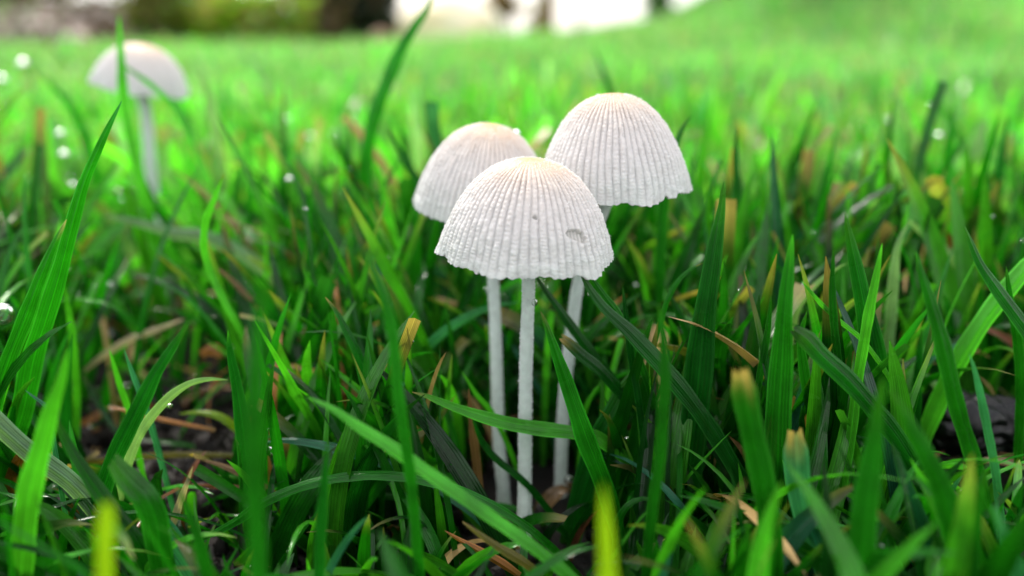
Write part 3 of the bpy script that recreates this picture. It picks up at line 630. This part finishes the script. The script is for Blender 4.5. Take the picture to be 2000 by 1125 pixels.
# ------------------------------------------------------------------ random blades (one uncounted mass each)
def sweep(root, az, th0, bend, length, width, nseg, ncol, cutf, col, tipc, tipk, alpha, face=None, wig=None):
    n = len(root); t = np.linspace(0, 1, nseg + 1)
    th = th0[:, None] + bend[:, None] * t[None] ** 1.6
    step = (length / nseg)[:, None]
    azz = az[:, None] + (0 if wig is None else wig[:, None] * t[None])
    dx = np.sin(th) * np.cos(azz); dy = np.sin(th) * np.sin(azz); dz = np.cos(th)
    D = np.stack([dx, dy, dz], -1)
    Pth = root[:, None] + np.concatenate([np.zeros((n, 1, 3)), np.cumsum(D[:, :-1] * step[..., None], 1)], 1)
    ta = face[:, None] + 0 * t[None]
    side = np.stack([np.cos(ta), np.sin(ta), 0 * ta], -1)
    side = side - D * (side * D).sum(-1, keepdims=True); side /= np.linalg.norm(side, axis=-1, keepdims=True) + 1e-9
    nn = np.cross(side, D)
    prof = np.where(cutf[:, None], 1 - .12 * t[None], np.clip((1 - t[None]) * 2.3, 0, 1) ** .6) * (0.72 + .28 * np.clip(t[None] * 4, 0, 1))
    prof = np.maximum(prof, .03)
    uu = np.linspace(-1, 1, ncol)
    V = Pth[:, :, None] + (side[:, :, None] * (uu[None, None] * (prof * width[:, None] / 2)[..., None])[..., None])
    if ncol > 2:
        V = V + nn[:, :, None] * ((np.abs(uu) - .4)[None, None] * (prof * width[:, None] / 2 * .45)[..., None])[..., None]
    c = np.repeat(col[:, None], nseg + 1, 1)
    tl = np.clip((t - .80) / .2, 0, 1)[None, :, None] * tipk[:, None, None]
    c = c * (1 - tl) + tipc[:, None] * tl
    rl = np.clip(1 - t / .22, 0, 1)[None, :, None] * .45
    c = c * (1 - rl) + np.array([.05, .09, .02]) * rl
    c = np.concatenate([c, np.broadcast_to(alpha[:, None, None], (n, nseg + 1, 1))], -1)
    c = np.repeat(c[:, :, None], ncol, 2)
    uv = np.stack(np.broadcast_arrays(((uu + 1) / 2)[None, None], (t * 1.5)[None, :, None] + (np.arange(n) % 53)[:, None, None]), -1)
    F0 = grid_faces(nseg + 1, ncol); m = (nseg + 1) * ncol
    F = (F0[None] + (np.arange(n) * m)[:, None, None]).reshape(-1, 4)
    return Pth, V.reshape(-1, 3), F, c.reshape(-1, 4), uv.reshape(-1, 2)

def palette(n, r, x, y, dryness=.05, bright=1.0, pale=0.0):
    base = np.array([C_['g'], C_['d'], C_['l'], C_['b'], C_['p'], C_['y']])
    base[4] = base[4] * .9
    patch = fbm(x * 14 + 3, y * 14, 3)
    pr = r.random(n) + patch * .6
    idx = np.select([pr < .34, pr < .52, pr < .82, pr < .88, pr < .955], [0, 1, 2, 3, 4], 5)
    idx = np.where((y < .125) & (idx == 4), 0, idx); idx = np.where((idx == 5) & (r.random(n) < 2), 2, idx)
    c = base[idx] * r.uniform(.75, 1.3, (n, 1)) * bright  # bright scales colour by distance, imitating near shade and far sun
    pm = (pale * r.uniform(0, 2, n)).clip(0, 1)[:, None]; c = c * (1 - pm) + np.array([.24, .42, .14]) * pm  # pale mix puts wet sky sheen into the lawn colour
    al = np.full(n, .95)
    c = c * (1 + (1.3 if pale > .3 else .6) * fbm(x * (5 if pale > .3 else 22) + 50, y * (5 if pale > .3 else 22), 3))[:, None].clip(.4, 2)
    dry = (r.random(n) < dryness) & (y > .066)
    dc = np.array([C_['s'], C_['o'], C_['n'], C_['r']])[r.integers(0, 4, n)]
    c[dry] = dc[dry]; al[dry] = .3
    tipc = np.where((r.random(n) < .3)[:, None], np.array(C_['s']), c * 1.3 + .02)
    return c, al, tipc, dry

def mass(n, yr, xr, lenr, widr, nseg, ncol, seed, dry=.05, leanmax=.7, bendr=(0, 1.2), bright=1.0, reject=None, cutp=.3, dens=None, pale=0.0, th0m=0):
    r = np.random.default_rng(seed)
    y = np.sqrt(r.uniform(yr[0] ** 2, yr[1] ** 2, n)); x = r.uniform(-1, 1, n) * (xr[0] + y * xr[1])
    if dens is not None:
        k = r.random(n) < dens(x, y); x, y = x[k], y[k]; n = len(x)
    root = np.stack([x, y, ground_z(x, y) - .0005], -1)
    az = r.uniform(0, 2 * math.pi, n); th0 = (th0m + np.abs(r.normal(0, .32, n))).clip(0, leanmax); bend = r.uniform(*bendr, n) * r.choice([1, 1, .3], n)
    L_ = np.clip(r.normal((lenr[0] + lenr[1]) / 2, (lenr[1] - lenr[0]) / 3.2, n), lenr[0] * .6, lenr[1] * 1.15) * (1 + .5 * fbm(x * 9, y * 9, 2))
    W_ = r.uniform(*widr, n); cutf = (r.random(n) < cutp) & (y > .064)
    c, al, tipc, dr = palette(n, r, x, y, dry, bright, pale); bend[dr] += .6
    face = r.normal(0, .75, n); wig = r.normal(0, .5, n)
    tipk = np.where(cutf, .6, .4)
    Pth, *_ = sweep(root, az, th0, bend, L_, W_, nseg, 2, cutf, c, tipc, tipk, al, face, wig)
    if reject is not None:
        k = ~reject(Pth, W_); root, az, th0, bend, L_, W_, cutf, c, tipc, tipk, al, face, wig = [q[k] for q in (root, az, th0, bend, L_, W_, cutf, c, tipc, tipk, al, face, wig)]
    return sweep(root, az, th0, bend, L_, W_, nseg, ncol, cutf, c, tipc, tipk, al, face, wig)[1:]

SIL = dict(x=[-400, 0, 140, 450, 640, 800, 950, 1250, 1380, 1600, 2000, 2500],
           far=[560, 560, 600, 560, 560, 600, 700, 640, 500, 470, 470, 470],
           near=[930, 930, 960, 1020, 1000, 1000, 1060, 1000, 900, 860, 860, 860])
def rej_near(P, W):
    px, py, z = project(P); Y = P[..., 1] * 1000
    inside = (px > -150) & (px < 2150) & (z > .004)
    lim = np.where(Y < 62, np.interp(px, SIL['x'], SIL['near']), np.interp(px, SIL['x'], SIL['far']))
    bad = inside & (Y < 82) & (py < lim)
    bad |= (Y < 40) & inside & (py < 1180)
    bad |= (Y < 90) & (px > 780) & (px < 1370) & (py < 560)
    bad |= (Y < 82) & (px > 915) & (px < 1165) & (py < 950)
    bad |= (Y < 88) & (px > 150) & (px < 460) & (py < 880) & (py > 480)
    bad |= (Y < 86) & (px > 1800) & (py > 745) & (py < 880)
    bad |= (Y < 140) & (px > 160) & (px < 400) & (py < 250)
    # nothing grows through the mushroom caps
    for cx, cy, cyy, R in ((1027, 430, 70, 200), (943, 330, 86, 165), (1196, 290, 79, 175)):
        c = at(cx, cy, cyy); bad |= np.linalg.norm(P - c, axis=-1) < R * .05 * MM
    return bad.any(1)
def soil_gap(x, y):
    d = np.exp(-(((x + .056 + (y - .115) * .5) / .021) ** 2 + ((y - .115) / .040) ** 2) ** 2 * 1.1)
    d2 = np.exp(-(((x - .055) / .02) ** 2 + ((y - .082) / .010) ** 2))
    return np.clip(1 - 1.0 * d - .6 * d2, .05, 1)
fine = mass(6200, (.045, .135), (.040, .75), (.012, .034), (.0005, .0013), 12, 3, 111, dry=.06, leanmax=1.2, bendr=(.2, 2.0), bright=1.0, cutp=.05, reject=rej_near, dens=soil_gap)
thatch = mass(1500, (.06, .17), (.040, .75), (.008, .026), (.0004, .0012), 9, 3, 121, dry=.72, leanmax=1.5, th0m=.8, bendr=(.2, 1.6), bright=.9, cutp=.05, dens=lambda x, y: np.clip(1 - soil_gap(x, y), 0, 1) * .9 + .04, reject=lambda P, W: rej_near(P, W) | (P[..., 2].max(1) > .016))
near = mass(3800, (.030, .135), (.040, .75), (.018, .040), (.0009, .0025), 12, 5, 101, dry=.025, bright=.62, cutp=.15, reject=rej_near, dens=soil_gap)  # blade colour darkened to stand for shade in the foreground
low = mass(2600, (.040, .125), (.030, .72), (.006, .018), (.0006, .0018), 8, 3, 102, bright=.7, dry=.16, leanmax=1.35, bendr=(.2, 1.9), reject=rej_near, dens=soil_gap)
mid1 = mass(8500, (.125, .30), (.05, .78), (.016, .034), (.0011, .0026), 8, 3, 103, dry=.03, reject=rej_near, dens=soil_gap, bright=1.95, pale=.28)  # blade colour brightened, as sunnier than the foreground
mid2 = mass(30000, (.28, .95), (.10, .80), (.016, .034), (.0016, .0032), 5, 2, 104, dry=.02, bright=1.9, pale=.45, bendr=(.2, 1.7))  # sunlight and wet sheen put into a lighter colour
far = mass(64000, (.9, 2.75), (.25, .82), (.014, .046), (.0030, .0055), 4, 2, 105, dry=.015, bright=2.0, pale=.62, bendr=(.2, 1.7),  # lightest colour of all, painted as sun and sheen on the lawn
           dens=lambda x, y: 1 - .97 * sstep(-.78, -1.05, x) * sstep(1.75, 2.15, y))
behind = mass(700, (-.16, -.02), (.25, -.2), (.018, .036), (.0016, .003), 6, 2, 106) if False else None
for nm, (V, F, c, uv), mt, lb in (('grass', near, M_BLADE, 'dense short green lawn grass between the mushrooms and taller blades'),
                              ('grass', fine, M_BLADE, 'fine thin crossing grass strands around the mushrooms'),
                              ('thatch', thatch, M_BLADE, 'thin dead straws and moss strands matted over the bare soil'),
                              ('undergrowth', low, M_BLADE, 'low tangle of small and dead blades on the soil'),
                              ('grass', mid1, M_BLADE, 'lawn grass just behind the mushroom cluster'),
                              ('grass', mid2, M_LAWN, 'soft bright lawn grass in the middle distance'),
                              ('grass', far, M_LAWN, 'far lawn up to its crest, sunlight put into its pale colour')):
    tag(link(nm, make_mesh(nm, V, F, mt, col=c, uv=uv)), lb, 'grass', kind='stuff')

# ------------------------------------------------------------------ dew on the grass behind
def dew(src, ncol, nseg, n, rad, seed, label):
    r = np.random.default_rng(seed); V = src[0].reshape(-1, nseg + 1, ncol, 3); i = r.integers(0, len(V), n); k = r.integers(nseg // 2, nseg, n)
    p = V[i, k, r.integers(0, ncol, n)]; keep = (r.random(n) < np.where(p[:, 0] < -.02, 1, .35)); p = p[keep]; n = len(p)
    R = rad * r.uniform(.4, 1.1, n) ** 1.5; v, f = ball(10, 7)
    q = p[:, None] + v[None] * R[:, None, None] + np.array([0, 0, 1]) * R[:, None, None] * .6
    tag(link('dew', make_mesh('dew', q.reshape(-1, 3), (f[None] + (np.arange(n) * len(v))[:, None, None]).reshape(-1, 4), M_WATER)), label, 'dew', kind='stuff')
dew(mid1, 3, 8, 1300, .0006, 61, 'small dew drops sprinkled over the grass behind the mushrooms')
dew(near, 5, 12, 900, .00022, 62, 'tiny dew specks on the near grass')

# ------------------------------------------------------------------ soil crumbs and litter on the bare patch
r = np.random.default_rng(40)
ico = bpy.data.meshes.new('tmp'); 
bv, bf = ball(7, 5)
n = 4200; cy = r.normal(.112, .03, n); cx = r.normal(-.055, .018, n) - (cy - .115) * .5; s_ = np.abs(r.normal(.0005, .0005, n)) + .00015
k = (cy > .05); cx, cy, s_ = cx[k], cy[k], s_[k]; n = len(cx)
cen = np.stack([cx, cy, ground_z(cx, cy) + s_ * .3], -1)
q = cen[:, None] + bv[None] * s_[:, None, None] * r.uniform(.6, 1.3, (n, len(bv), 1)) * r.uniform(.6, 1.3, (n, 1, 3))
F = (bf[None] + (np.arange(n) * len(bv))[:, None, None]).reshape(-1, 4)
tag(link('soil_crumbs', make_mesh('soil_crumbs', q.reshape(-1, 3), F, M_SOIL, smooth=False)), 'dark damp soil crumbs on the bare patch at left', 'soil', kind='stuff')

# ------------------------------------------------------------------ black twig
def twig():
    a0 = at(1800, 822, 78); a1 = at(2260, 855, 80)
    ns, m = 220, 90
    s = np.linspace(0, 1, ns)[:, None]; a = np.linspace(0, 2 * math.pi, m, endpoint=False)[None]
    L_ = np.linalg.norm(a1 - a0)
    R = .0034 * np.clip(1.02 - (1 - np.clip(s * 24, 0, 1)) ** 3 * .55, .1, 2) * (1 + .12 * np.sin(s * 11) + .18 * fbm(s * 7, s * 0 + 4, 3))
    ridg = np.abs(vnoise(a * 256 / (2 * math.pi) / 16 + .7 * np.sin(s * 20), s * 9 + 0 * a) - .5) * 2
    R = R * (1 - .20 * (1 - ridg) ** 2 + .05 * fbm(a * 5, s * 60, 4)) 
    ax = (a1 - a0) / L_; e1 = np.cross(ax, [0, 0, 1]); e1 /= np.linalg.norm(e1); e2 = np.cross(e1, ax)
    c = a0 + s[..., None] * (a1 - a0)
    V = c + R[..., None] * (np.cos(a)[..., None] * e1 + np.sin(a)[..., None] * e2)
    F = grid_faces(ns, m, True)
    capv = (a0 + ax * .0004)[None]; V = V.reshape(-1, 3)
    off = (a0 + a1) / 2
    o = link('twig', make_mesh('twig', V - off, F, M_CHAR, smooth=True), None, off)
    Fd = np.array([[i, (i + 1) % m, m] for i in range(m)])
    link('broken_end', make_mesh('broken_end', np.concatenate([V[:m], capv]) - off, Fd, M_CHAR, smooth=False), o)
    tag(o, 'charred black wet twig with ridged bark lying at the right edge', 'twig')
twig()

# ------------------------------------------------------------------ water droplets
bv, bf = ball(28, 20)
drop_me = make_mesh('water_droplet', bv, bf, M_WATER)
GD = 'water droplets on the grass and stems'
for px, py, Y, rr, sq, lb in (
        (536, 880, 66.6, 17, .62, 'large clear droplet hanging under the level blue-green blade'),
        (332, 793, 67.2, 6, .9, 'small white droplet under the arching pale blade'),
        (4, 614, 60, 22, 1.0, 'bright droplet cut off by the left edge of the photo'),
        (1044, 591, 69.8, 6, 1.2, 'tiny droplet on the right side of the front stem'),
        (950, 566, 82, 5, 1.2, 'tiny droplet on the left side of the left stem'),
        (1151, 574, 70, 4, 1.2, 'tiny droplet below the pitted cap beside the diagonal blade'),
        (1009, 263, 89, 7, 1.5, 'white droplet on the small tip between the rear caps'),
        (1113, 938, 76, 11, .9, 'glinting droplet low beside the leaning stem'),
        (1880, 768, 80, 6, .9, 'small droplet just above the black twig'),
        (1227, 858, 70, 7, .7, 'glinting droplet right of the folded fan-like blade'),
        (565, 351, 112, 9, 1.0, 'round blurred droplet left of the rear caps'),
        (715, 880, 71, 5, 1.6, 'droplet on the broad silvery streaked blade'),
        (564, 1077, 62, 6, .7, 'tiny droplet low on the dark soil at lower left'),
        (45, 125, 190, 13, 1.0, 'large pale blurred droplet at the upper left'),
        (2, 157, 180, 14, 1.0, 'pale blurred droplet touching the upper left edge'),
        (125, 303, 150, 12, 1.0, 'glowing blurred droplet left of the lone mushroom stem'),
        (118, 262, 155, 10, 1.0, 'blurred droplet just above the glowing one at left'),
        (65, 346, 140, 9, 1.0, 'dim blurred droplet lowest of the upper left ones'),
        (215, 557, 105, 7, 1.0, 'ring-like blurred droplet over the dark soil'),
        (1833, 265, 140, 9, 1.0, 'pale blurred droplet in the mid lawn at right'),
        (1240, 560, 95, 8, .8, 'blurred droplet on wet blade right of the pitted cap')):
    rr = rr * (.72 if Y >= 105 else 1)
    c = at(px, py, Y); R = rr * axis_depth(c) / FPX
    o = link('water_droplet', drop_me, None, c); o.scale = (R, R, R * sq)
    tag(o, lb, 'droplet', GD)

# ------------------------------------------------------------------ beyond the lawn
def leaf_cloud(center, rad, n, size, cols, seed, squash=1.0, flat=False):
    r = np.random.default_rng(seed)
    d = r.normal(0, 1, (n, 3)); d /= np.linalg.norm(d, axis=1)[:, None]
    nb = 14; bc = r.normal(0, 1, (nb, 3)); bc /= np.linalg.norm(bc, axis=1)[:, None]; bc *= r.uniform(.3, .75, (nb, 1))
    k = r.integers(0, nb, n); p = bc[k] + d * (r.random(n) ** .45)[:, None] * r.uniform(.25, .5, nb)[k][:, None]
    p = p * np.array(rad) + np.array(center)
    az = r.uniform(0, 6.28, n); el = r.uniform(-.9, .6, n)
    u = np.stack([np.cos(az) * np.cos(el), np.sin(az) * np.cos(el), np.sin(el)], -1)
    w = np.cross(u, r.normal(0, 1, (n, 3))); w /= np.linalg.norm(w, axis=1)[:, None]
    nn = np.cross(u, w); s = (size * r.uniform(.6, 1.3, n))[:, None]
    V = np.stack([p, p + u * s * .5 + w * s * .28 + nn * s * .08, p + u * s, p + u * s * .5 - w * s * .28 + nn * s * .08], 1).reshape(-1, 3)
    F = np.arange(n * 4).reshape(-1, 4)
    c = np.array(cols)[r.integers(0, len(cols), n)] * r.uniform(.7, 1.3, (n, 1)); c = np.concatenate([c, np.full((n, 1), .8)], 1)
    return V, F, np.repeat(c, 4, 0)
def limb(p0, p1, r0, r1, seed, m=12, ns=16):
    r = np.random.default_rng(seed); p0, p1 = np.array(p0, float), np.array(p1, float); t = np.linspace(0, 1, ns)
    L_ = np.linalg.norm(p1 - p0); ax = (p1 - p0) / L_
    e1 = np.cross(ax, [.3, 1, .1]); e1 /= np.linalg.norm(e1); e2 = np.cross(ax, e1)
    c = p0 + t[:, None] * (p1 - p0) + e1 * (np.sin(t * 4 + seed) * .03 * L_ * t)[:, None]
    a = np.linspace(0, 2 * math.pi, m, endpoint=False)[None]; R = (r0 + (r1 - r0) * t)[:, None] * (1 + .15 * fbm(a * 3 + seed, t[:, None] * 9, 3))
    return (c[:, None] + R[..., None] * (np.cos(a)[..., None] * e1 + np.sin(a)[..., None] * e2)).reshape(-1, 3), grid_faces(ns, m, True)
def join(parts):
    V, F, n = [], [], 0
    for v, f in parts: V.append(v); F.append(f + n); n += len(v)
    return np.concatenate(V), np.concatenate(F)
def shrub(label, x, y, rad, cz, n, size, cols, seed, nst=7, group=None):
    z0 = float(ground_z(x, y)); o = empty('shrub', (x, y, z0)); tag(o, label, 'shrub', group)
    V, F, c = leaf_cloud((0, 0, cz), rad, n, size, cols, seed)
    tag(link('foliage', make_mesh('foliage', V, F, M_LAWN, smooth=False, col=c), o), kind='stuff')
    r = np.random.default_rng(seed); ps = []
    for i in range(nst):
        e = np.array([r.normal(0, .5) * rad[0], r.normal(0, .5) * rad[1], cz + rad[2] * r.uniform(.1, .7)])
        ps.append(limb((r.normal(0, .02), r.normal(0, .02), -.02), e, .012 * rad[0] / .4, .003, seed + i, 8, 12))
    Vs, Fs = join(ps); link('stems', make_mesh('stems', Vs, Fs, M_BARK), o)
GSH = 'shrubs on the planted bank'
shrub('dark green blurred shrub at the top left corner', -1.85, 3.3, (.60, .3, .22), .20, 2600, .05, [(.012, .03, .008), (.02, .05, .012), (.04, .06, .02)], 1, group=GSH)
shrub('olive green blurred shrub above the lone mushroom', -1.10, 2.62, (.22, .16, .20), .12, 2200, .04, [(.16, .30, .01), (.22, .28, .02), (.12, .22, .01), (.28, .2, .08)], 2, group=GSH)
shrub('bright yellow-green blurred shrub left of the dark gap', -.80, 2.55, (.21, .16, .17), .09, 2200, .04, [(.22, .50, .01), (.14, .38, .01), (.34, .42, .04), (.45, .30, .10)], 3, group=GSH)
shrub('dull brown-green blurred shrub beside the dark gap', -.60, 2.75, (.14, .14, .20), .13, 1500, .04, [(.22, .15, .09), (.14, .2, .04), (.28, .22, .12)], 4, group=GSH)
shrub('dark shrub just left of the bright sky gap', -.46, 2.80, (.13, .13, .16), .13, 2600, .04, [(.010, .03, .008), (.02, .05, .015), (.03, .025, .015)], 5, group=GSH)
shrub('small green shrub between two bright sky gaps', .50, 3.0, (.055, .06, .16), .15, 500, .035, [(.05, .18, .02), (.08, .22, .03)], 6)
def tree(label, x, y, h, r0, lean, crown, seed, cols):
    z0 = float(ground_z(x, y)); o = empty('tree', (x, y, z0)); tag(o, label, 'tree', 'young trees beyond the lawn crest')
    V, F = limb((0, 0, -.05), (lean, .05, h), r0, r0 * .4, seed, 16, 30)
    ps = [(V, F)] + [limb((lean * .6, 0, h * (.5 + .07 * i)), (lean + .35 * math.cos(i * 2.2), .35 * math.sin(i * 2.2), h * (.75 + .07 * i)), r0 * .4, r0 * .12, seed + i, 8, 12) for i in range(6)]
    V, F = join(ps); link('trunk', make_mesh('trunk', V, F, M_BARK), o)
    V, F, c = leaf_cloud((lean, 0, h * 1.0), crown, 2200, .07, cols, seed)
    tag(link('crown', make_mesh('crown', V, F, M_LAWN, smooth=False, col=c), o), kind='stuff')
tree('brown young tree trunk between the bright sky gaps', .118, 3.05, 1.9, .030, .08, (.55, .5, .4), 31, [(.10, .17, .02), (.25, .17, .04)])
tree('thinnest young tree stem between the two widest bright gaps', .250, 3.1, 1.7, .010, -.05, (.45, .4, .35), 32, [(.08, .2, .02), (.12, .22, .03)])
shrub('low russet foliage above the bright gaps at top centre', -.03, 3.4, (.10, .08, .06), .20, 700, .03, [(.28, .2, .03), (.2, .12, .05)], 8)
def stone(label, x, y, rad, mat, seed, sink=.3):
    v, f = ball(40, 26); n = fbm(v[:, 0] * 1.6 + seed + 5, v[:, 2] * 1.6 + v[:, 1] + 7, 4); v = v * (1 + .5 * n)[:, None]
    v = np.sign(v) * np.abs(v) ** .9 * np.array(rad)
    z = float(ground_z(x, y))
    o = link('stone', make_mesh('stone', v, f, mat), None, (x, y, z + rad[2] * (1 - 2 * sink) * .7)); tag(o, label, 'stone', 'stones at the end of the lawn')
stone('big pale sandy stone under the bright gap at top centre', -.175, 2.55, (.155, .20, .10), M_STONE, 1, sink=.1)
stone('small pinkish stone by the dark shrub left of the bright gap', -.385, 2.52, (.034, .03, .042), M_PINK, 3, sink=0)
shrub('sparse tan and green twigs beside the brown young tree trunk', .10, 3.3, (.06, .06, .13), .12, 260, .03, [(.28, .2, .06), (.14, .24, .03)], 12)
# dead leaves on the bank
r = np.random.default_rng(77); n = 2600
x = r.uniform(-2.3, -.85, n); y = r.uniform(1.8, 3.3, n); p = np.stack([x, y, ground_z(x, y) + .004], -1)
az = r.uniform(0, 6.28, n); u = np.stack([np.cos(az), np.sin(az), r.uniform(-.1, .7, n)], -1); w = np.stack([-np.sin(az), np.cos(az), r.uniform(-.5, .5, n)], -1)
s = r.uniform(.02, .05, n)[:, None]; nn = np.cross(u, w)
V = np.stack([p, p + u * s * .5 + w * s * .3 + nn * s * .15, p + u * s, p + u * s * .5 - w * s * .3 + nn * s * .15], 1).reshape(-1, 3)
c = np.array([(.17, .105, .075), (.11, .065, .045), (.06, .035, .025), (.22, .15, .11), (.03, .02, .015)])[r.integers(0, 5, n)]; c = np.concatenate([c, np.full((n, 1), .3)], 1)
tag(link('leaf_litter', make_mesh('leaf_litter', V, np.arange(n * 4).reshape(-1, 4), M_LITTER, smooth=False, col=np.repeat(c, 4, 0))), 'brown fallen leaves covering the bank at the far left', 'fallen leaves', kind='stuff')
